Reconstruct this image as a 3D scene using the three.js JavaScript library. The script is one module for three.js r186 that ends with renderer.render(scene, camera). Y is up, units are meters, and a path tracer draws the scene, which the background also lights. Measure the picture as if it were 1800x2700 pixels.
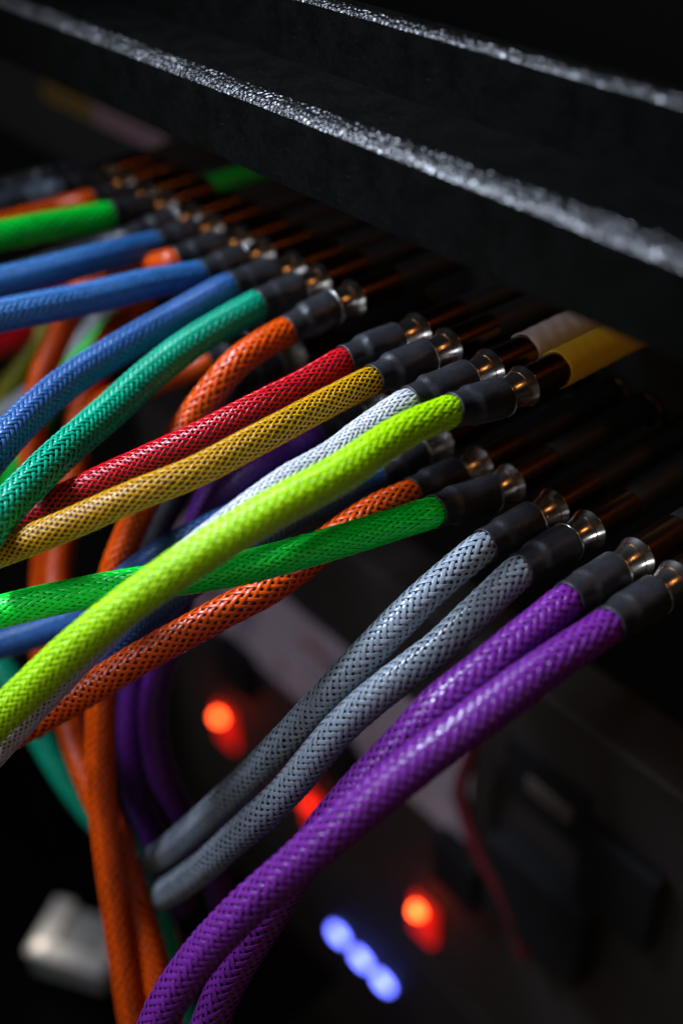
import * as THREE from 'three';
import { RoundedBoxGeometry } from 'three/addons/geometries/RoundedBoxGeometry.js';
import { RectAreaLightUniformsLib } from 'three/addons/lights/RectAreaLightUniformsLib.js';
import * as BufferGeometryUtils from 'three/addons/utils/BufferGeometryUtils.js';

// ---------------------------------------------------------------- camera, lights, exposure
const MM = 0.001;                                   // everything below is measured in millimetres
const scene = new THREE.Scene();
scene.background = new THREE.Color().setRGB(0.03, 0.027, 0.024);   // a dim machine room

const camera = new THREE.PerspectiveCamera(48.28, 682 / 1024, 0.02, 6);
camera.position.set(0.191219, 0.176802, 0.228368);
camera.quaternion.setFromRotationMatrix(new THREE.Matrix4().makeBasis(
  new THREE.Vector3(0.64163, -0.02301, -0.766669),
  new THREE.Vector3(-0.451285, 0.796906, -0.4016),
  new THREE.Vector3(0.620205, 0.603665, 0.500934)));
camera.focus = 0.336;
camera.userData.fStop = 3.05;
scene.add(camera);

const renderer = new THREE.WebGLRenderer({ antialias: true });
renderer.setSize(682, 1024);
renderer.toneMapping = THREE.LinearToneMapping;
renderer.toneMappingExposure = 1;
renderer.shadowMap.enabled = true;
RectAreaLightUniformsLib.init();

const V = (x, y, z) => new THREE.Vector3(x, y, z);
function areaLight(color, power, w, h, from, to) {
  const l = new THREE.RectAreaLight(color, power, w * MM, h * MM);
  l.position.set(...from).multiplyScalar(MM);
  l.lookAt(V(...to).multiplyScalar(MM));
  scene.add(l);
  return l;
}
// a cool shaded lamp high on the left in front of the rack: its soft cone dies away towards the edges of the picture
{
  const key = new THREE.SpotLight(0xdce9ff, 4.0, 0, 0.305, 1, 2);
  key.position.set(-0.39, 0.50, 0.30); key.target.position.set(-0.008, -0.012, 0.055);
  key.shadow.radius = 4.5; key.castShadow = true; key.shadow.mapSize.set(2048, 2048); key.shadow.camera.near = 0.1; key.shadow.camera.far = 3;
  scene.add(key, key.target);
}
areaLight(0xdfe9ff, 11, 220, 160, [-190, 300, 510], [-20, -40, 60]);
// a small warm lamp above and behind, inside the rack: the orange streaks along the barrels
areaLight(0xffa654, 26, 50, 50, [330, 520, -300], [40, 0, -10]);
// the dim warm room behind the camera
areaLight(0xffd9b4, 0.32, 900, 700, [620, 260, 560], [0, -40, 30]);

// ---------------------------------------------------------------- helpers
let seed = 20250611;
const rnd = () => { seed = (seed * 1664525 + 1013904223) >>> 0; return seed / 4294967296; };
const rr = (a, b) => a + (b - a) * rnd();
const names = new Map();
function numbered(n) { const k = names.get(n) || 0; names.set(n, k + 1); return k ? `${n}_${String(k).padStart(3, '0')}` : n; }
function finish(g) { g.scale(MM, MM, MM); return g; }
function mesh(name, g, m, parent) {
  const o = new THREE.Mesh(g, m); o.name = name; o.castShadow = o.receiveShadow = true;
  if (parent) parent.add(o);
  return o;
}
function thing(name, label, category, pos = [0, 0, 0], group) {
  const o = new THREE.Group(); o.name = numbered(name); o.position.set(...pos).multiplyScalar(MM);
  o.userData = { label, category }; if (group) o.userData.group = group;
  scene.add(o); return o;
}
function lerp(a, b, t) { return a + (b - a) * t; }
const smooth = (a, b, x) => { const t = Math.min(1, Math.max(0, (x - a) / (b - a))); return t * t * (3 - 2 * t); };

// tileable value noise
function noiseTile(size, cells, sd) {
  let s = sd >>> 0; const r = () => { s = (s * 1664525 + 1013904223) >>> 0; return s / 4294967296; };
  const g = Float32Array.from({ length: cells * cells }, r), out = new Float32Array(size * size);
  for (let y = 0; y < size; y++) for (let x = 0; x < size; x++) {
    const u = x / size * cells, v = y / size * cells, i = Math.floor(u), j = Math.floor(v);
    let a = u - i, b = v - j; a = a * a * (3 - 2 * a); b = b * b * (3 - 2 * b);
    const q = (m, n) => g[((n + cells) % cells) * cells + (m + cells) % cells];
    out[y * size + x] = lerp(lerp(q(i, j), q(i + 1, j), a), lerp(q(i, j + 1), q(i + 1, j + 1), a), b);
  }
  return out;
}
function greyTexture(size, f, repeat) {
  const d = new Uint8Array(size * size * 4);
  for (let i = 0; i < size * size; i++) { const v = Math.max(0, Math.min(255, f(i) * 255)); d[i * 4] = d[i * 4 + 1] = d[i * 4 + 2] = v; d[i * 4 + 3] = 255; }
  const t = new THREE.DataTexture(d, size, size, THREE.RGBAFormat);
  t.wrapS = t.wrapT = THREE.RepeatWrapping; t.magFilter = THREE.LinearFilter; t.minFilter = THREE.LinearMipmapLinearFilter; t.generateMipmaps = true;
  if (repeat) t.repeat.set(repeat, repeat);
  t.needsUpdate = true; return t;
}
// hammered paint: rounded cells of uneven size (uv unit: 40 mm)
function hammered() {
  const S = 512, n = 26, p = [];
  for (let j = 0; j < n; j++) for (let i = 0; i < n; i++) p.push([(i + rr(0.05, 0.95)) / n, (j + rr(0.05, 0.95)) / n, rr(0.75, 1.2)]);
  const fine = noiseTile(S, 96, 5), mid = noiseTile(S, 24, 8);
  return greyTexture(S, (k) => {
    const x = (k % S) / S, y = Math.floor(k / S) / S, ci = Math.floor(x * n), cj = Math.floor(y * n);
    let d1 = 9, d2 = 9;
    for (let b = -1; b <= 1; b++) for (let a = -1; a <= 1; a++) {
      const i = (ci + a + n) % n, j = (cj + b + n) % n, q = p[j * n + i];
      let dx = Math.abs(x - q[0]), dy = Math.abs(y - q[1]); dx = Math.min(dx, 1 - dx); dy = Math.min(dy, 1 - dy);
      const d = Math.hypot(dx, dy) * n * q[2];
      if (d < d1) { d2 = d1; d1 = d; } else if (d < d2) d2 = d;
    }
    return 0.15 + 0.55 * smooth(0, 0.55, d2 - d1) + 0.18 * (fine[k] - 0.5) + 0.3 * (mid[k] - 0.5);
  });
}
const hammerTex = hammered();
const nA = noiseTile(512, 128, 11), nB = noiseTile(512, 37, 12), nC = noiseTile(512, 9, 13);
const grainTex = greyTexture(512, (k) => 0.5 + 0.5 * (nA[k] - 0.5) + 0.5 * (nB[k] - 0.5));
const scuffTex = greyTexture(512, (k) => 0.72 + 0.35 * (nC[k] - 0.5) + 0.3 * (nB[k] - 0.5) + 0.25 * (nA[k] - 0.5));

function scuffs() { // near-black satin paint with short pale scratches along the rail
  const S = 1024, c = document.createElement('canvas'); c.width = c.height = S; const x = c.getContext('2d');
  x.fillStyle = '#060605'; x.fillRect(0, 0, S, S);
  for (let i = 0; i < 700; i++) { x.fillStyle = ['#080807', '#040404', '#0a0a08'][i % 3]; x.fillRect(rnd() * S, rnd() * S, rr(3, 26), rr(1, 5)); }
  for (let i = 0; i < 110; i++) { const g = Math.floor(rr(18, 62)); x.fillStyle = `rgb(${g},${g - 2},${g - 6})`; x.fillRect(rnd() * S, rnd() * S, rnd() < 0.5 ? rr(10, 40) : rr(3, 9), rr(1.2, 2.6)); }
  const t = new THREE.CanvasTexture(c); t.colorSpace = THREE.SRGBColorSpace; t.wrapS = t.wrapT = THREE.RepeatWrapping; return t;
}
function dustySleeve() { // black heat-shrink with specks of dust and faint rub marks
  const S = 1024, c = document.createElement('canvas'); c.width = c.height = S; const x = c.getContext('2d');
  x.fillStyle = '#242427'; x.fillRect(0, 0, S, S);
  for (let i = 0; i < 900; i++) { x.fillStyle = ['#222225', '#28282b', '#1f1f22', '#2b2b2e'][i % 4]; x.fillRect(rnd() * S, rnd() * S, rr(4, 40), rr(2, 12)); }
  for (let i = 0; i < 420; i++) { const g = Math.floor(rr(60, 150)); x.fillStyle = `rgb(${g},${g},${g})`; const d = rr(1, 3.2); x.fillRect(rnd() * S, rnd() * S, d * rr(0.8, 2), d); }
  x.lineWidth = 1.2;
  for (let i = 0; i < 60; i++) { x.strokeStyle = `rgba(120,120,124,${rr(0.15, 0.5)})`; const a = rnd() * S, b = rnd() * S; x.beginPath(); x.moveTo(a, b); x.lineTo(a + rr(-30, 30), b + rr(-24, 24)); x.stroke(); }
  const t = new THREE.CanvasTexture(c); t.colorSpace = THREE.SRGBColorSpace; t.wrapS = t.wrapT = THREE.RepeatWrapping; return t;
}
const std = (o) => new THREE.MeshPhysicalMaterial(o);
const lin = (r, g, b) => new THREE.Color().setRGB(r, g, b);
const M = {
  boot: std({ color: lin(1, 1, 1), map: dustySleeve(), roughness: 0.52, roughnessMap: scuffTex, bumpMap: grainTex, bumpScale: 0.00006, specularIntensity: 0.9 }),
  chrome: std({ color: lin(0.66, 0.63, 0.59), metalness: 1, roughness: 0.23 }),
  barrel: std({ color: lin(0.2, 0.095, 0.038), metalness: 1, roughness: 0.24 }),
  jack: std({ color: lin(0.012, 0.012, 0.012), roughness: 0.55 }),
  core: std({ color: lin(0.02, 0.02, 0.022), roughness: 0.4 }),
  edge: std({ color: lin(0.003, 0.003, 0.003), roughness: 0.28, specularIntensity: 1, bumpMap: hammerTex, bumpScale: 0.0005 }),
  face: std({ color: lin(1, 1, 1), map: scuffs(), roughness: 0.78, specularIntensity: 0.1, roughnessMap: scuffTex, bumpMap: grainTex, bumpScale: 0.00004 }),
  satin: std({ color: lin(0.014, 0.014, 0.013), roughness: 0.6, bumpMap: grainTex, bumpScale: 0.00008 }),
};

// centre lines of the cables in millimetres, from the boot outwards
const PATHS = {
  lime: [[-2.0, 4.0, 31.2], [-2.7, 4.3, 49.5], [-2.7, 1.1, 71.4], [-7.8, -4.7, 94.6], [-17.3, -17.0, 117.3], [-30.0, -35.7, 139.5], [-39.9, -54.1, 157.9], [-47.1, -68.7, 172.4]],
  white: [[-16.0, 1.7, 34.8], [-19.7, -4.1, 48.7], [-20.3, -7.6, 59.7], [-22.1, -10.5, 75.4], [-23.8, -16.6, 94.8], [-28.1, -25.7, 111.1], [-34.1, -37.4, 124.7], [-41.2, -53.9, 141.3], [-47.4, -68.5, 154.6], [-52.0, -82.9, 169.7]],
  yellow: [[-34.0, 0.7, 32.8], [-34.8, -0.8, 51.4], [-36.1, -3.2, 71.9], [-40.3, -7.8, 94.6], [-46.7, -11.6, 111.2], [-55.3, -18.0, 125.5], [-63.5, -23.8, 136.6], [-73.1, -29.6, 149.7]],
  red: [[-48.0, 1.2, 32.1], [-48.9, -1.3, 47.5], [-51.7, -4.4, 64.8], [-57.7, -10.2, 83.2], [-66.3, -16.8, 99.8], [-76.7, -24.9, 118.4], [-84.7, -31.3, 130.0], [-92.9, -37.8, 142.1]],
  orange: [[-80.0, -1.9, 29.5], [-80.8, -4.0, 40.4], [-81.8, -7.5, 49.8], [-83.5, -14.8, 58.8], [-86.0, -27.0, 70.5], [-87.9, -44.0, 83.5], [-89.2, -59.7, 93.9], [-87.7, -71.8, 102.7], [-82.0, -92.9, 113.1], [-74.0, -114.3, 123.0], [-63.3, -136.8, 132.8], [-49.3, -159.9, 141.4], [-32.2, -186.7, 150.6], [-17.2, -210.3, 158.3]],
  teal: [[-98.0, 0.2, 28.2], [-99.7, -5.0, 53.0], [-98.6, -9.7, 71.4], [-93.3, -13.7, 91.5], [-85.5, -15.2, 111.6], [-77.9, -15.5, 126.6], [-71.3, -17.5, 140.8], [-66.9, -21.2, 151.8]],
  blueindigo: [[-112.0, 2.1, 29.7], [-114.0, -2.7, 52.0], [-112.7, -6.4, 78.8], [-109.4, -8.5, 97.1], [-104.5, -10.5, 111.6], [-98.6, -13.9, 126.4], [-94.2, -18.3, 138.1]],
  blueupper: [[-130.0, 0.3, 29.1], [-132.2, 2.4, 48.4], [-135.8, 3.2, 71.9], [-139.0, 4.4, 90.4], [-143.7, 4.7, 107.9]],
  darkorange: [[-144.0, 1.6, 31.8], [-159.6, -5.2, 35.7], [-166.7, -6.7, 46.3], [-174.2, -13.1, 55.2], [-178.3, -23.1, 60.4], [-179.9, -33.0, 66.3], [-179.3, -43.7, 74.5], [-176.9, -55.7, 81.9], [-167.9, -76.7, 92.1], [-157.6, -95.6, 98.2], [-146.9, -113.5, 102.5]],
  bluefar: [[-162.0, 0.6, 27.3], [-161.5, 2.8, 48.3], [-164.2, 3.2, 73.1], [-170.5, 2.7, 95.5]],
  blackfar: [[-176.0, -0.5, 28.9], [-183.4, -3.6, 39.2], [-186.7, -5.2, 57.2], [-195.7, -8.8, 84.6]],
  greenfar: [[-194.0, 2.8, 28.5], [-196.6, 3.9, 46.5], [-199.3, 5.5, 71.9], [-201.6, 5.3, 83.0]],
  orangefar: [[-208.0, 4.1, 28.6], [-215.1, 1.5, 40.4], [-219.3, 0.2, 63.1], [-221.5, -0.8, 75.0]],
  slate: [[-226.0, 5.0, 32.9], [-237.3, 1.0, 40.5], [-238.1, 0.8, 53.6], [-240.2, -0.3, 67.7]],
  blackleft: [[-240.0, 5.4, 31.2], [-256.9, -1.2, 39.5], [-259.9, -3.0, 57.3]],
  purpleright: [[60.0, -35.4, 30.9], [57.3, -39.2, 49.7], [53.0, -47.5, 74.8], [47.9, -57.3, 93.0], [40.9, -72.2, 109.8], [33.6, -87.7, 123.5], [26.8, -102.8, 136.1], [21.4, -119.4, 148.8], [19.0, -133.8, 159.1], [19.5, -148.9, 168.7]],
  purpleleft: [[46.0, -35.4, 31.3], [44.8, -39.9, 45.9], [43.3, -45.3, 60.3], [39.8, -52.7, 73.6], [36.1, -64.2, 84.0], [30.3, -80.7, 97.2], [24.6, -101.8, 111.6], [21.6, -124.2, 126.3], [19.8, -142.9, 139.2], [21.0, -163.1, 152.0]],
  greyright: [[28.0, -36.2, 31.0], [27.0, -43.4, 48.2], [24.8, -51.0, 60.1], [19.8, -60.3, 75.5], [14.0, -72.4, 87.3], [6.3, -95.5, 102.8], [-7.3, -122.1, 115.7], [-19.7, -144.5, 122.2], [-33.9, -166.6, 126.3], [-45.7, -183.3, 129.1], [-55.5, -198.9, 132.2], [-60.8, -215.6, 134.8], [-56.6, -233.3, 139.1], [-46.3, -266.7, 146.6]],
  greyleft: [[14.0, -35.3, 31.6], [12.7, -39.7, 43.5], [11.5, -45.0, 55.4], [8.6, -55.6, 69.8], [3.7, -69.6, 82.8], [-5.1, -89.5, 93.6], [-16.7, -112.4, 103.6], [-32.4, -140.5, 113.1], [-45.5, -162.5, 119.9], [-55.8, -178.5, 123.9], [-64.1, -192.6, 127.2], [-70.1, -211.5, 129.5], [-70.6, -236.4, 132.2], [-63.0, -261.0, 136.5], [-52.7, -286.8, 142.8]],
  green: [[-4.0, -31.1, 35.1], [-11.5, -32.7, 57.0], [-18.3, -34.5, 73.6], [-27.6, -37.3, 90.6], [-36.4, -39.2, 103.7], [-46.6, -41.0, 116.5], [-58.0, -44.0, 132.3], [-69.1, -47.8, 148.6], [-74.5, -50.3, 156.2]],
  orangelow: [[-18.0, -34.0, 31.1], [-21.7, -36.5, 44.4], [-24.3, -41.5, 57.6], [-28.6, -51.5, 78.9], [-35.2, -58.2, 95.2], [-43.7, -67.1, 114.5], [-53.2, -78.4, 133.9], [-60.2, -86.4, 146.1], [-71.4, -98.4, 166.5]],
  bluelow: [[-36.0, -38.2, 28.6], [-35.9, -36.6, 44.1], [-40.4, -39.7, 57.3], [-45.4, -46.1, 71.3], [-49.8, -52.9, 85.0], [-55.7, -62.5, 99.8], [-60.3, -72.0, 113.0], [-63.6, -79.9, 122.6], [-68.9, -90.5, 134.0], [-74.1, -103.0, 147.5]],
  bluehid: [[-50.0, -36.7, 30.4], [-57.3, -45.2, 45.1], [-62.2, -50.4, 65.4], [-66.5, -53.5, 82.4], [-73.5, -61.4, 96.5], [-86.5, -80.0, 115.1], [-99.1, -89.8, 126.6], [-116.1, -100.1, 144.0]],
  purplemid: [[-68.0, -36.0, 29.9], [-70.5, -39.5, 38.5], [-72.3, -41.9, 47.7], [-74.5, -47.1, 56.6], [-77.0, -53.2, 63.1], [-79.0, -63.9, 70.5], [-79.6, -81.2, 80.1], [-79.2, -101.6, 90.2], [-76.9, -128.5, 101.8], [-70.2, -152.3, 106.2], [-63.0, -171.3, 104.2], [-50.9, -198.2, 101.8], [-43.4, -219.4, 102.1]],
  purpledark: [[-82.0, -37.2, 30.2], [-86.7, -44.4, 40.5], [-89.0, -52.1, 52.7], [-89.7, -62.7, 62.2], [-89.7, -76.7, 71.2], [-92.4, -99.0, 85.4], [-91.9, -124.2, 99.2], [-87.0, -146.6, 108.1], [-80.1, -168.0, 113.5], [-69.6, -189.0, 113.8], [-56.2, -216.6, 114.6]],
  blackmid: [[-114.0, -36.6, 27.7], [-109.4, -40.9, 40.4], [-106.1, -52.2, 53.9], [-103.9, -65.0, 66.7], [-103.8, -75.8, 75.6], [-102.3, -91.4, 84.5], [-95.9, -111.7, 93.1]],
  orangeleft: [[-178.0, -30.7, 25.3], [-178.7, -32.9, 36.7], [-173.9, -37.2, 48.0], [-171.7, -47.1, 57.3], [-169.4, -60.5, 66.5], [-161.7, -77.0, 76.8], [-152.5, -93.5, 89.4], [-142.1, -107.4, 101.1], [-118.1, -121.0, 115.9], [-96.4, -138.4, 125.9], [-79.2, -148.0, 130.2], [-61.5, -159.9, 132.6], [-44.2, -175.0, 137.4], [-30.1, -187.8, 141.3], [-18.5, -199.8, 145.4], [-8.2, -212.7, 150.0]],
  greenback: [[-164.0, -36.4, 30.0], [-190.4, -42.2, 34.6], [-191.2, -49.0, 47.7], [-192.5, -57.8, 59.9], [-193.7, -70.9, 73.1], [-194.7, -86.5, 85.2], [-194.2, -102.4, 95.8], [-191.7, -121.0, 107.2]],
  whiteback: [[-196.0, -36.4, 30.0], [-211.0, -49.0, 32.2], [-211.4, -58.4, 44.1], [-214.7, -68.1, 55.9], [-221.6, -78.3, 68.7], [-230.0, -87.8, 82.7]],
  oliveback: [[-210.0, -36.4, 30.0], [-234.2, -52.2, 32.9], [-237.2, -59.9, 45.8], [-238.7, -73.2, 59.8], [-240.5, -88.4, 72.2], [-241.3, -104.4, 84.6]],
  orangeback: [[-132.0, -36.4, 30.0], [-154.3, -49.7, 50.8], [-164.4, -59.0, 62.4], [-168.2, -72.1, 75.0], [-165.5, -87.5, 86.1], [-157.2, -105.3, 97.5], [-145.2, -124.3, 109.4], [-129.4, -142.9, 120.2]],
  redlow: [[-242.0, -36.4, 30.0], [-241.7, -59.9, 41.5], [-240.2, -59.4, 57.0], [-241.6, -60.6, 76.1]],
  redback: [[-228.0, -36.4, 30.0], [-256.3, -50.0, 33.6], [-260.2, -51.9, 48.8], [-265.5, -55.3, 63.4]],
  tealtail: [[-164.5, -136.0, 135.5], [-144.7, -144.4, 129.1], [-128.9, -157.5, 129.3], [-114.9, -171.4, 128.7], [-100.8, -187.0, 126.0], [-86.2, -203.8, 120.2], [-69.7, -226.9, 119.7], [-55.9, -250.3, 122.7], [-42.5, -276.3, 129.5]],
};

// ---------------------------------------------------------------- braided sleeve: every strand woven over two, under two
function pathTable(points, step = 0.8) {
  const c = new THREE.CatmullRomCurve3(points.map((p) => V(...p)), false, 'centripetal');
  const len = c.getLength(), n = Math.ceil(len / step);
  c.arcLengthDivisions = n * 2; c.updateArcLengths();
  const P = [], T = [], N = [], B = [];
  for (let i = 0; i <= n; i++) { P.push(c.getPointAt(i / n)); T.push(c.getTangentAt(i / n).normalize()); }
  let nn = V(0, 1, 0); nn.addScaledVector(T[0], -nn.dot(T[0])).normalize();
  for (let i = 0; i <= n; i++) {
    nn = nn.clone().addScaledVector(T[i], -nn.dot(T[i])).normalize();
    N.push(nn); B.push(T[i].clone().cross(nn));
  }
  return { len, n, P, T, N, B };
}
function onTube(t, s, th, r, out) {
  const f = Math.min(t.n - 1e-6, Math.max(0, s / t.len * t.n)), i = Math.floor(f), a = f - i, c = Math.cos(th) * r, d = Math.sin(th) * r;
  const p = t.P[i], q = t.P[i + 1], n = t.N[i], n2 = t.N[i + 1], b = t.B[i], b2 = t.B[i + 1];
  out.push(lerp(p.x, q.x, a) + lerp(n.x, n2.x, a) * c + lerp(b.x, b2.x, a) * d,
    lerp(p.y, q.y, a) + lerp(n.y, n2.y, a) * c + lerp(b.y, b2.y, a) * d,
    lerp(p.z, q.z, a) + lerp(n.z, n2.z, a) * c + lerp(b.z, b2.z, a) * d);
}
// radius along the sleeve: narrower where it enters the boot
const radiusAt = (o, s) => lerp(o.r0, o.r, smooth(5, 45, s)) * lerp(0.9, 1, smooth(3.5, 7, s)) * (1 + 0.008 * Math.sin(s * 0.07 + o.ph));
function braid(table, o) {
  const L = 2 * Math.PI * o.r / Math.tan(o.angle * Math.PI / 180), w0 = 2 * Math.PI / L, N = o.N;
  const perCross = o.q ?? 2.2, nS = Math.ceil(table.len / L * 2 * N * perCross), pos = [], idx = [], col = [], uvs = [];
  const prof = o.fil === 3 ? [[-1, -0.35], [-0.72, 0.75], [-0.36, 0.1], [0, 0.85], [0.36, 0.1], [0.72, 0.75], [1, -0.35]]
    : o.fil === 2 ? [[-1, -0.4], [-0.5, 0.8], [0, 0.05], [0.5, 0.8], [1, -0.4]] : [[-1, -0.4], [0, 0.7], [1, -0.4]];
  const ang = o.angle * Math.PI / 180, k = prof.length;
  for (const dir of [1, -1]) for (let i = 0; i < N; i++) {
    const base = pos.length / 3, jw = rr(0.9, 1.08), jt = rr(-0.09, 0.09) * 2 * Math.PI / N, j1 = rr(0, 6.3), j2 = rr(0.02, 0.05), tint = rr(0.86, 1.06);
    for (let a = 0; a <= nS; a++) {
      const s = a / nS * table.len, sw = s + 1.7 * Math.sin(s * 0.06 + o.ph) + 0.6 * Math.sin(s * 0.17 + 2 * o.ph), psi = 2 * w0 * sw * N / (2 * Math.PI);
      const wob = jt * (0.6 + 0.4 * Math.sin(s * j2 * 3 + j1));
      const th = 2 * Math.PI * i / N + dir * w0 * sw + wob + o.ph;
      const qv = dir > 0 ? 2 * i + psi : 2 * i - psi;
      const g = Math.max(-1, Math.min(1, 1.7 * Math.cos((qv - 0.5) * Math.PI / 2))) * dir;
      const rad = radiusAt(o, s), r = rad + o.lift * g + 0.06 * Math.sin(s * j2 * 5 + j1 * 2);
      const w = o.w * jw * 0.5 * (rad / o.r);
      for (const [u, h] of prof) onTube(table, s - dir * u * w * Math.sin(ang), th + u * w * Math.cos(ang) / r, r + h * o.th, pos), col.push(tint, tint, tint), uvs.push(s / 24, i * 0.137 + u * 0.02);
      if (a) for (let e = 0; e < k - 1; e++) { const p = base + (a - 1) * k + e, q = p + k; if (dir > 0) idx.push(p, p + 1, q, p + 1, q + 1, q); else idx.push(p, p + 1, q, p + 1, q + 1, q); }
    }
  }
  const g = new THREE.BufferGeometry();
  g.setAttribute('position', new THREE.Float32BufferAttribute(pos, 3));
  g.setAttribute('color', new THREE.Float32BufferAttribute(col, 3));
  g.setAttribute('uv', new THREE.Float32BufferAttribute(uvs, 2));
  g.setIndex(idx); g.computeVertexNormals();
  return g;
}
function tube(table, rad, seg = 14, step = 2, sMin = 0) {
  const pos = [], idx = [], n = Math.max(2, Math.ceil((table.len - sMin) / step));
  for (let a = 0; a <= n; a++) for (let b = 0; b <= seg; b++) { const s = sMin + a / n * (table.len - sMin); onTube(table, s, b / seg * 2 * Math.PI, typeof rad === 'function' ? rad(s) : rad, pos); }
  for (let a = 0; a < n; a++) for (let b = 0; b < seg; b++) { const p = a * (seg + 1) + b, q = p + seg + 1; idx.push(p, p + 1, q, p + 1, q + 1, q); }
  const g = new THREE.BufferGeometry(); g.setAttribute('position', new THREE.Float32BufferAttribute(pos, 3)); g.setIndex(idx); g.computeVertexNormals();
  return g;
}

// ---------------------------------------------------------------- plug parts, axis along +z (towards the cable), origin at the rim of the collar
function lathe(pts, seg = 56) { const g = new THREE.LatheGeometry(pts.map((p) => new THREE.Vector2(p[0], p[1])), seg); g.rotateX(Math.PI / 2); return g; }
// heat-shrink boot, from the cable end (z = length) back to the ring (z = 0)
function bootShape(length, rs, v) {
  const pts = [[rs - 0.55, length - 0.5], [rs - 0.5, length + 0.15], [rs - 0.1, length + 0.2], [rs + 0.1, length - 0.1], [rs + 0.05, length - 1], [rs - 0.05, length - 3.2], [rs + 0.05, length - 4.6]];
  const z0 = length - 4.8, z1 = length - 8.2;
  for (let i = 1; i <= 7; i++) { const t = i / 7; pts.push([lerp(rs + 0.05, 6.1, smooth(0, 1, t)), lerp(z0, z1, t)]); }
  for (let i = 1; i <= 6; i++) pts.push([6.12 - 0.06 * Math.sin(i), lerp(z1, 1.2, i / 6)]);
  pts.push([6.05, 0.5], [5.8, 0.1], [5.3, 0]);
  const g = lathe(pts.reverse(), 64), p = g.attributes.position;
  for (let i = 0; i < p.count; i++) {
    const x = p.getX(i), y = p.getY(i), z = p.getZ(i), a = Math.atan2(y, x), sh = Math.exp(-(((z - (z0 + z1) / 2) / 2.2) ** 2));
    const f = 1 + sh * 0.03 * Math.sin(3 * a + v) + sh * 0.015 * Math.sin(7 * a + 2 * v) + 0.011 * Math.sin(2 * a + z * 0.4 + v) + 0.004 * Math.sin(5 * a - z + v * 3);
    p.setXYZ(i, x * f, y * f, z + sh * 0.5 * Math.sin(2 * a + v * 2) + (z > length - 1.5 ? 0.25 * Math.sin(a + v) + 0.1 * Math.sin(4 * a + v) : 0));
  }
  g.computeVertexNormals();
  const uv = g.attributes.uv; for (let i = 0; i < uv.count; i++) uv.setXY(i, uv.getX(i) * 2, uv.getY(i) * 1.2 + v);
  return g;
}
const ringGeo = finish(lathe([[4.2, 8.7], [5.9, 8.7], [6.15, 8.45], [6.2, 8.0], [6.05, 7.6], [5.2, 7.5], [4.3, 7.4]].reverse()));
const collarGeo = finish(lathe((() => {
  const a = [[4.75, 7.6], [4.78, 6.8]];
  for (let i = 1; i <= 12; i++) { const t = i / 12; a.push([4.75 + 1.72 * t ** 2.1, 6.8 - 8.0 * t]); }
  a.push([6.5, -1.32], [6.44, -1.42], [6.2, -1.42], [6.12, -1.3], [5.75, -0.2]);
  return a;
})().reverse(), 64));
const barrelGeo = finish(lathe([[4.0, 1.6], [5.55, 1.5], [5.6, 1.2], [5.6, -19.2], [5.4, -19.6], [4, -19.7]].reverse(), 48));
const jackGeo = finish(lathe([[4.0, -19.3], [5.0, -19.6], [5.2, -20], [5.2, -64], [4, -66]].reverse(), 32));
function tapeGeo(z0, z1, wrinkle, v) {
  const pts = [[5.65, z0 - 0.2]]; for (let i = 0; i <= 26; i++) pts.push([6.0, lerp(z0, z1, i / 26)]);
  const g = lathe(pts.reverse(), 64), p = g.attributes.position;
  for (let i = 0; i < p.count; i++) {
    const x = p.getX(i), y = p.getY(i), z = p.getZ(i), a = Math.atan2(y, x);
    const f = 1 + wrinkle * (0.02 * Math.sin(z * 1.1 + 2 * Math.sin(a * 2 + v)) + 0.015 * Math.sin(z * 2.3 + a * 3 + v)) + 0.01 * Math.sin(2 * a + v);
    p.setXYZ(i, x * f, y * f, z + (z > z0 - 1 ? 0.5 * Math.sin(a * 2 + v) + 0.25 * Math.sin(5 * a + v) : 0));
  }
  g.computeVertexNormals(); return finish(g);
}

const sleeves = {};
function sleeveMat(c, rough = 0.34, extra = {}) { return std({ color: lin(...c), roughness: rough * 1.35, specularIntensity: 0.75, roughnessMap: scuffTex, vertexColors: true, ...extra }); }

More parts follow.
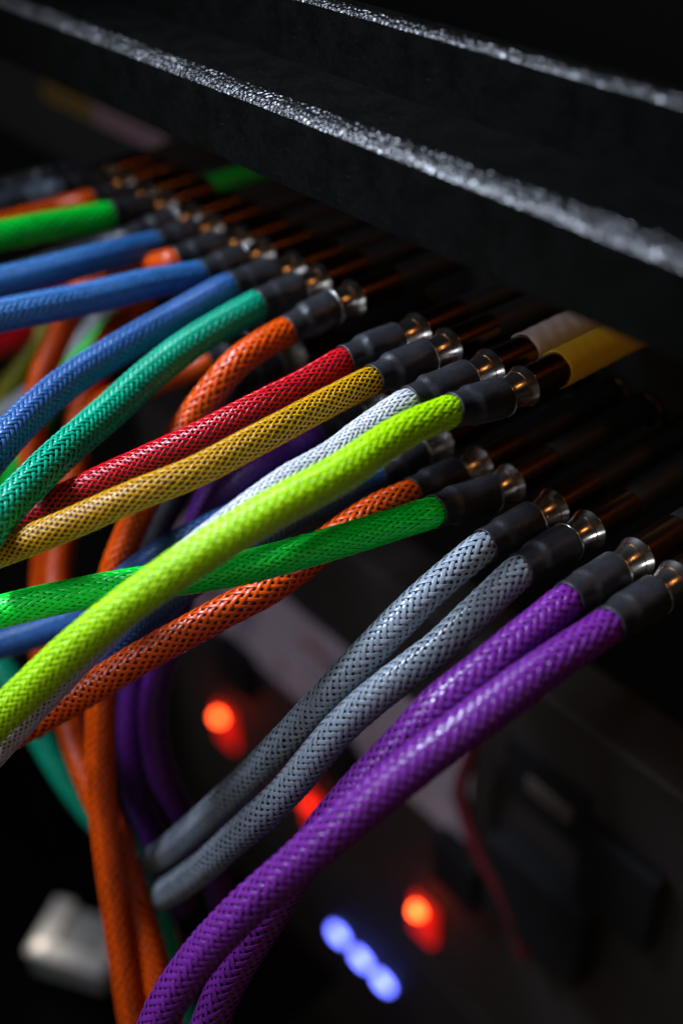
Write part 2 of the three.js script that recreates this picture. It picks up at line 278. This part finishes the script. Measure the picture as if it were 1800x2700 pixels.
// row, name of path, axis x, colour, braid settings, label
const UP = 0, LOW = -36.4;
function patchCable(o) {
  const pts = PATHS[o.path], J = V(...pts[0]);
  const y = o.row, root = thing('patch_cable', o.label, 'cable', [o.x, y, 2.6], o.group);
  const ring = V(o.x, y, 10.6), axis = J.clone().sub(ring), length = axis.length(); axis.normalize();
  // chrome and barrel
  mesh('barrel', barrelGeo, M.barrel, root);
  mesh('jack_sleeve', jackGeo, M.jack, root);
  mesh('collar', collarGeo, M.chrome, root);
  mesh('ring', ringGeo, M.chrome, root);
  const v = rr(0, 6.28), rs = o.r0 ? o.r0 + 0.55 : 5.2;
  const b = mesh('boot', finish(bootShape(length, rs, v)), M.boot, root);
  b.position.set(0, 0, 8 * MM); b.quaternion.setFromUnitVectors(V(0, 0, 1), axis); b.rotateZ(rr(-1, 1));
  // sleeve
  const local = [J.clone().addScaledVector(axis, -5), J, ...pts.slice(1).map((p) => V(...p))].map((p) => [p.x - o.x, p.y - y, p.z - 2.6]);
  const t = pathTable(local), s = { N: 12, angle: 38, w: 1.4, lift: 0.2, th: 0.13, fil: 2, r: 5, r0: 4.6, ph: rr(0, 6), ...o.braid };
  const sl = mesh('braided_sleeve', finish(braid(t, s)), o.mat, root);
  mesh('inner_cable', finish(tube(t, (q) => radiusAt(s, q) - 0.55)), o.core ?? M.core, sl);
  for (const w of o.tape ?? []) mesh('tape_wrap', tapeGeo(w.z0, w.z1, w.wrinkle ?? 1, v), w.mat, root).userData.label = w.label;
  for (const [s0, th] of o.fibres ?? []) { // a stray filament standing off the sleeve
    const q = []; for (let i = 0; i <= 6; i++) onTube(t, s0 + i * 0.9, th + 0.09 * i * i * 0.2, radiusAt(s, s0) + 0.1 + 1.9 * Math.sin(i / 6 * 2.1), q);
    const p = []; for (let i = 0; i < q.length; i += 3) p.push([q[i], q[i + 1], q[i + 2]]);
    mesh('stray_fibre', finish(tube(pathTable(p, 0.3), 0.055, 5, 0.5)), o.mat, sl);
  }
  return root;
}

const tapeMat = (c, o = {}) => std({ color: lin(...c), roughness: 0.5, ...o });
const C = {
  lime: sleeveMat([0.42, 0.82, 0.0], 0.36), white: sleeveMat([0.52, 0.53, 0.56], 0.3), yellow: sleeveMat([0.60, 0.29, 0.0], 0.3),
  red: sleeveMat([0.66, 0.004, 0.012], 0.26), orange: sleeveMat([0.74, 0.078, 0.0], 0.28), teal: sleeveMat([0.0, 0.38, 0.21], 0.32),
  blue: sleeveMat([0.036, 0.17, 0.45], 0.34), navy: sleeveMat([0.03, 0.115, 0.33], 0.34), green: sleeveMat([0.0, 0.86, 0.05], 0.26),
  purple: sleeveMat([0.145, 0.017, 0.23], 0.27), violet: sleeveMat([0.08, 0.011, 0.15], 0.3), grey: sleeveMat([0.27, 0.32, 0.37], 0.26), slate: sleeveMat([0.06, 0.08, 0.11], 0.4), black: sleeveMat([0.02, 0.02, 0.024], 0.4), olive: sleeveMat([0.34, 0.33, 0.005], 0.4),  // the darker purple is the same sleeve with shade put into its colour
};
const far = { q: 1.2, fil: 1 };
const B = {
  tight: { N: 20, angle: 28, w: 0.96, r: 5.2, r0: 4.5, fil: 2, lift: 0.24, th: 0.12 },
  open: { N: 16, angle: 31, w: 0.55, r: 4.4, r0: 4.3, fil: 2, lift: 0.14, th: 0.1 },
  lace: { N: 20, angle: 27, w: 0.74, r: 4.5, r0: 4.4, fil: 2, lift: 0.15, th: 0.1 },
  green: { N: 20, angle: 23, w: 0.98, r: 4.8, r0: 4.7, fil: 2, lift: 0.15, th: 0.1 },
  rib: { N: 16, angle: 42, w: 1.06, r: 5.3, r0: 4.9, fil: 2, lift: 0.24 },
  mid: { N: 12, angle: 36, w: 1.18, r: 4.9, r0: 4.6, fil: 2 },
  grey: { N: 12, angle: 42, w: 1.22, r: 5.0, r0: 4.7, fil: 3, lift: 0.17, th: 0.1, q: 2.6 },
  purple: { N: 12, angle: 42, w: 1.38, r: 5.6, r0: 4.9, fil: 3, lift: 0.2, th: 0.12, q: 2.6 },
};
const row = 'plugged patch cables in the two rows of the panel';
const cable = (path, r, x, mat, braidSet, label, more = {}) => patchCable({ path, row: r, x, mat, braid: braidSet, label, group: row, r0: braidSet.r0, ...more });

// upper row, from the right
cable('lime', UP, -2, C.lime, B.tight, 'bright lime yellow-green cable arching across the middle, yellow tape on its barrel', { tape: [{ z0: -15.5, z1: -62, mat: tapeMat([0.62, 0.36, 0.01]), wrinkle: 0.5, label: 'yellow tape wrapped round the barrel' }] });
cable('white', UP, -16, C.white, B.lace, 'white cable half hidden behind the lime cable, whitish tape on its barrel', { tape: [{ z0: -16.5, z1: -62, mat: tapeMat([0.55, 0.47, 0.4]), label: 'wrinkled whitish tape wrapped round the barrel' }] });
cable('yellow', UP, -34, C.yellow, B.open, 'golden yellow open-mesh cable running between the red and lime cables');
cable('red', UP, -48, C.red, B.open, 'red open-mesh cable running along the top of the golden yellow one');
cable('orange', UP, -80, C.orange, B.mid, 'orange cable plugged in beside the teal one, bending down behind the red cable');
cable('teal', UP, -98, C.teal, { ...B.rib, w: 0.98, angle: 40 }, 'teal green cable beside the orange plug, sweeping down to the left edge');
cable('blueindigo', UP, -112, C.navy, B.rib, 'deep blue cable lying against the teal cable');
cable('blueupper', UP, -130, C.blue, { ...B.rib, q: 1.8 }, 'mid blue cable running almost level, second blue from the top');
cable('darkorange', UP, -144, C.orange, { ...B.mid, ...far }, 'orange cable from the plug tucked behind the second blue cable, bending down at far left');
cable('bluefar', UP, -162, C.blue, { ...B.rib, q: 1.4 }, 'topmost blue cable running left just below the blurred green one');
cable('blackfar', UP, -176, C.black, { ...B.mid, ...far }, 'black cable hidden behind the topmost blue cable with only its plug showing');
cable('greenfar', UP, -194, C.green, { ...B.mid, r: 5.4, r0: 5.2, ...far }, 'blurred green cable at upper left with green tape on its barrel', { tape: [{ z0: -21, z1: -62, mat: tapeMat([0.0, 0.3, 0.02]), label: 'green tape wrapped round the barrel' }] });
cable('orangefar', UP, -208, C.orange, { ...B.mid, ...far }, 'orange cable showing as a thin strip above the blurred green cable');
cable('slate', UP, -226, C.slate, { ...B.mid, ...far }, 'dark slate cable, uppermost at the left edge');
cable('blackleft', UP, -240, C.black, { ...B.mid, ...far }, 'black cable behind the dark slate one, farthest plug of the upper row');
// lower row, from the right
cable('purpleright', LOW, 60, C.purple, B.purple, 'purple cable at far right, the front one of the purple pair');
cable('purpleleft', LOW, 46, C.purple, B.purple, 'purple cable left of the front purple one, crossing behind it');
cable('greyright', LOW, 28, C.grey, B.grey, 'grey cable nearer the purple pair, lower of the two greys');
cable('greyleft', LOW, 14, C.grey, B.grey, 'grey cable nearer the green one, upper of the two greys');
cable('green', LOW, -4, C.green, B.green, 'bright green cable passing under the lime cable to the left edge', { fibres: [[43, 1.2], [150, 0.4]], core: std({ color: lin(0.006, 0.05, 0.012), roughness: 0.5 }) });
cable('orangelow', LOW, -18, C.orange, { ...B.mid, w: 1.12 }, 'orange cable under the bright green one, running down to the left');
cable('bluelow', LOW, -36, C.navy, { ...B.rib, r: 4.7, r0: 4.5 }, 'dark blue cable under the lime one, above the lower orange cable');
cable('bluehid', LOW, -50, C.navy, { ...B.rib, ...far }, 'blue cable mostly hidden, appearing left of the lime cable under the green one');
cable('purplemid', LOW, -68, C.violet, { ...B.purple, r: 5, q: 1.5 }, 'purple cable dropping behind the white cable in the middle');  // sleeve colour darkened to stand for the shade it hangs in
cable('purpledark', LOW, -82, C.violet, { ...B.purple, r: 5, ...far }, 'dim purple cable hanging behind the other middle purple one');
cable('blackmid', LOW, -114, C.black, { ...B.mid, q: 1.6 }, 'black cable hanging behind the golden yellow cable');
cable('orangeleft', LOW, -178, C.orange, { ...B.mid, r: 5.5, ...far }, 'blurred orange cable hanging from under the blue cables to the bottom');
cable('greenback', LOW, -164, C.green, { ...B.mid, ...far }, 'blurred green cable glimpsed between the deep blue and the orange cables');
cable('whiteback', LOW, -196, C.white, { ...B.mid, ...far }, 'blurred whitish cable glimpsed under the second blue cable');
cable('oliveback', LOW, -210, C.olive, { ...B.mid, ...far }, 'blurred olive yellow cable at the left edge under the blue cables');
cable('orangeback', LOW, -132, C.orange, { ...B.mid, ...far }, 'blurred orange cable hanging behind the teal, red and golden yellow cables at left');
cable('redlow', LOW, -242, C.red, { ...B.mid, ...far }, 'blurred red cable at the left edge just under the second blue cable');
cable('redback', LOW, -228, C.red, { ...B.mid, ...far }, 'blurred red cable at the left edge between two blue cables');
{ // a loose run of teal cable hanging far below
  const root = thing('hanging_cable', 'blurred dark teal cable hanging behind the orange ones at lower left', 'cable', PATHS.tealtail[0]);
  const a = PATHS.tealtail[0], t = pathTable(PATHS.tealtail.map((p) => [p[0] - a[0], p[1] - a[1], p[2] - a[2]]));
  const s = { N: 12, angle: 38, w: 1.5, lift: 0.2, th: 0.13, r: 5.4, r0: 5.4, ph: 1, ...far };
  const sl = mesh('braided_sleeve', finish(braid(t, s)), C.teal, root);
  mesh('inner_cable', finish(tube(t, 4.8)), M.core, sl);
}

// ---------------------------------------------------------------- the patch panel behind the plugs
{
  const p = thing('jack_panel', 'black jack panel deep in the shadow that the rows of plugs go into', 'panel', [-150, -18, -66]);
  mesh('face', finish(new RoundedBoxGeometry(760, 84, 4, 2, 0.8).translate(0, 0, -2)), M.satin, p);
  const jack = finish(lathe([[5.7, -1], [5.7, 2.5], [6.6, 2.5], [6.9, 2.2], [6.9, -0.5]], 28));
  const cols = []; for (let i = 2; i > -9; i--) cols.push(i * 32 - 2, i * 32 - 16);
  for (const x of cols) for (const y of [UP, LOW]) mesh('jack', jack, M.barrel, p).position.set((x + 150) * MM, (y + 18) * MM, 0);
  const strip = (x0, x1, m, label) => { const g = finish(new RoundedBoxGeometry(x1 - x0, 11, 0.8, 1, 0.2)); const o = mesh('label_strip', g, m, p); o.position.set(((x0 + x1) / 2 + 150) * MM, -3 * MM, 0.9 * MM); o.userData.label = label; };
  strip(-432, -377, tapeMat([0.15, 0.085, 0.008]), 'yellow stretch of the label strip');
  strip(-376, -303, tapeMat([0.22, 0.13, 0.14]), 'pinkish white stretch of the label strip');
}

// ---------------------------------------------------------------- overhanging black rails with hammered paint
function ribbonX(prof, L, uvScale) { // a profile of [z, y] points swept along x, smooth over its length
  const pos = [], uv = [], idx = [], seg = 2; let run = 0;
  prof.forEach(([z, y], i) => {
    if (i) run += Math.hypot(z - prof[i - 1][0], y - prof[i - 1][1]);
    for (let k = 0; k <= seg; k++) { pos.push((k / seg - 0.5) * L, y, z); uv.push(k / seg * L / uvScale, run / uvScale); }
  });
  for (let i = 0; i < prof.length - 1; i++) for (let k = 0; k < seg; k++) { const p = i * (seg + 1) + k, q = p + seg + 1; idx.push(p, p + 1, q, p + 1, q + 1, q); }
  const g = new THREE.BufferGeometry(); g.setAttribute('position', new THREE.Float32BufferAttribute(pos, 3)); g.setAttribute('uv', new THREE.Float32BufferAttribute(uv, 2)); g.setIndex(idx); g.computeVertexNormals();
  return finish(g);
}
function addRail(label, h, depth, cut, x0, x1, y0, z0) { // front face, slanting raw edge over it, flat top and back
  const root = thing('rack_rail', label, 'rail', [(x0 + x1) / 2, y0, z0]), L = x1 - x0, [cz, cy] = cut;
  mesh('front_face', ribbonX([[0, 0], [0, h - cy]], L, 60), M.face, root);
  mesh('raw_edge', ribbonX([[0, h - cy - 0.02], [-0.25 * cz, h - 0.55 * cy], [-0.6 * cz, h - 0.2 * cy], [-cz, h]], L, 50), M.edge, root);
  mesh('top_face', ribbonX([[-cz, h], [-cz - 0.6, h - 0.6], [-depth, h - 0.8]], L, 60), M.face, root);
  mesh('underside', ribbonX([[-depth, h - 0.8], [-depth, 0.4], [0, 0]], L, 60), M.face, root);
}
addRail('black rail nearer the plugs, lower of the two, with a pale rough top edge', 24, 40, [5.0, 3.2], -620, 140, 50, 33);
addRail('black rail at the top right, upper of the two, with a pale rough top edge', 24, 9, [3.0, 1.9], -620, 140, 69.8, 3.5);

// ---------------------------------------------------------------- blurred equipment below
{
  const u = thing('control_unit', 'dim brown-grey control unit with glowing red and blue lamps far below the cables', 'equipment', [-160, -400, -40]);
  const face = std({ color: lin(0.029, 0.023, 0.02), roughness: 0.65, bumpMap: grainTex, bumpScale: 0.0001 });
  const dark = std({ color: lin(0.01, 0.01, 0.011), roughness: 0.8, specularIntensity: 0.4 });
  const X = (x) => (x + 160) * MM, Y = (y) => (y + 400) * MM;
  const box = (name, x0, x1, y0, y1, z0, z1, m, r = 0.8) => { const o = mesh(name, finish(new RoundedBoxGeometry(x1 - x0, y1 - y0, z1 - z0, 2, r)), m, u); o.position.set(X((x0 + x1) / 2), Y((y0 + y1) / 2), (z0 + z1) / 2 * MM); return o; };
  box('front_panel', -330, 160, -440, -169, -30, 0, face, 2);
  box('lower_panel', -330, 160, -640, -446, -30, 0, std({ color: lin(0.022, 0.018, 0.015), roughness: 0.65 }), 2);
  box('label_strip', -300, -48, -306, -234, 0.2, 1.2, std({ color: lin(0.85, 0.74, 0.8), roughness: 0.6, map: stripPrint() }), 0.3);
  const lens = std({ color: lin(0.5, 0.01, 0.005), emissive: lin(0.9, 0.012, 0.004), emissiveIntensity: 0.6, roughness: 0.4 });
  const glow = std({ color: lin(0.8, 0.1, 0.05), emissive: lin(1, 0.07, 0.012), emissiveIntensity: 14, roughness: 0.4 });
  const faint = std({ color: lin(0.8, 0.05, 0.03), emissive: lin(1, 0.02, 0.006), emissiveIntensity: 2.2, roughness: 0.4 });
  const blue = std({ color: lin(0.2, 0.25, 0.8), emissive: lin(0.11, 0.14, 1), emissiveIntensity: 11, roughness: 0.4 });
  const dome = finish(new THREE.SphereGeometry(4.2, 20, 12));
  for (const x of [-268, -174, -76]) {
    const k = box('button', x + 14, x + 44, -336, -300, 0, 12, dark, 2); k.name = 'button';
    const l = box('lamp_lens', x - 8, x + 11, -413, -379, 0, 5, lens, 2.5);
    const d = mesh('lamp_glow', dome, x === -174 ? faint : glow, l); d.position.set(-2 * MM, 10 * MM, 3.5 * MM);
    const pl = new THREE.PointLight(0xff3010, 0.0006, 0.3); pl.position.copy(l.position).add(V(0, 6, 9).multiplyScalar(MM)); u.add(pl);
  }
  const dome2 = finish(new THREE.SphereGeometry(4.8, 20, 12).scale(1.6, 1.2, 0.6));
  for (const x of [-156, -132.5, -111]) mesh('blue_lamp', dome2, blue, u).position.set(X(x), Y(-509), 1 * MM);
  const bl = new THREE.PointLight(0x6070ff, 0.0006, 0.3); bl.position.set(X(-132), Y(-509), 8 * MM); u.add(bl);
  // recessed slots and dark keys at the right
  box('slot', -28, 18, -240, -204, 0.2, 2, dark, 0.6);
  box('slot_latch', -14, 12, -226, -217, 2.2, 4, std({ color: lin(0.085, 0.065, 0.052), roughness: 0.6 }), 0.6);
  box('dark_key', -26, 34, -318, -262, 0.2, 14, dark, 3);
  box('dark_key', 20, 60, -262, -214, 0.2, 8, dark, 3);
}
function stripPrint() {
  const c = document.createElement('canvas'); c.width = 1024; c.height = 256; const x = c.getContext('2d');
  x.fillStyle = '#d8d0d8'; x.fillRect(0, 0, 1024, 256);
  for (let i = 0; i < 46; i++) {
    x.fillStyle = ['#c98f8c', '#bf8684', '#9a92a6', '#e6e0e6', '#b8898e', '#efe8ea', '#8a86a0'][Math.floor(rnd() * 7)];
    x.fillRect(rnd() * 980, rnd() * 220, rr(24, 90), rr(18, 60));
  }
  const t = new THREE.CanvasTexture(c); t.colorSpace = THREE.SRGBColorSpace; return t;
}
{ // thin red lead over the control unit
  const P0 = [-20, -190, -28], root = thing('thin_lead', 'thin dark red lead hanging in front of the control unit at right', 'cable', P0);
  const t = pathTable([[-40, -215, -30], [-44, -250, -28], [-30, -275, -26], [-12, -298, -28], [2, -330, -30]].map((p) => [p[0] - P0[0], p[1] - P0[1], p[2] - P0[2]]));
  mesh('lead', finish(tube(t, 3.2)), std({ color: lin(0.16, 0.012, 0.02), roughness: 0.5 }), root);
}
{ // pale connector block at lower left, on a dark ledge
  const root = thing('connector_block', 'blurred pale grey framed block with an added glowing dot at the lower left', 'connector', [-192.5, -394, 116]);
  root.rotation.y = 0.56;
  const w = std({ color: lin(0.6, 0.62, 0.62), roughness: 0.5 }), gr = std({ color: lin(0.26, 0.29, 0.3), roughness: 0.55 });
  const box = (name, x0, x1, y0, y1, z0, z1, m, r) => { const o = mesh(name, finish(new RoundedBoxGeometry(x1 - x0, y1 - y0, z1 - z0, 3, r)), m, root); o.position.set((x0 + x1) / 2 * MM, (y0 + y1) / 2 * MM, (z0 + z1) / 2 * MM); return o; };
  box('block', -23, 23, -22, -3, -18, 18, gr, 3);
  box('frame', -24, -11, -4, 2, -19, 19, w, 2.5);
  box('frame', -11.2, 25, -4, 2, 7, 19, w, 2.5);
  box('frame', 18, 25, -4, 2, -12, 6.8, w, 2.5);
  const hot = std({ color: lin(0.9, 0.85, 0.75), emissive: lin(1, 0.86, 0.74), emissiveIntensity: 0.7, roughness: 0.4 });
  for (const [x, z] of [[-17, 13]]) mesh('added_glow_dot', finish(new THREE.SphereGeometry(3.6, 18, 10).scale(1, 0.5, 1)), hot, root).position.set(x * MM, 2 * MM, z * MM);  // added glowing dot, a visible source for the light below
  const pl = new THREE.PointLight(0xfff0e0, 0.0012, 0.3); pl.position.set(-14 * MM, 11 * MM, 10 * MM); root.add(pl);  // added light that brightens the pale frame
}
{
  const root = thing('ledge', 'dark ledge under the pale-framed connector block', 'shelf', [-260, -430, 110]);
  mesh('plate', finish(new RoundedBoxGeometry(330, 10, 200, 2, 2)), M.face, root);
}
const back = mesh('wall', finish(new THREE.PlaneGeometry(8000, 8000)), std({ color: lin(0.006, 0.006, 0.006), roughness: 0.9 }));
back.position.set(-1, -2, -0.5); back.userData.kind = 'structure'; scene.add(back);

renderer.render(scene, camera);
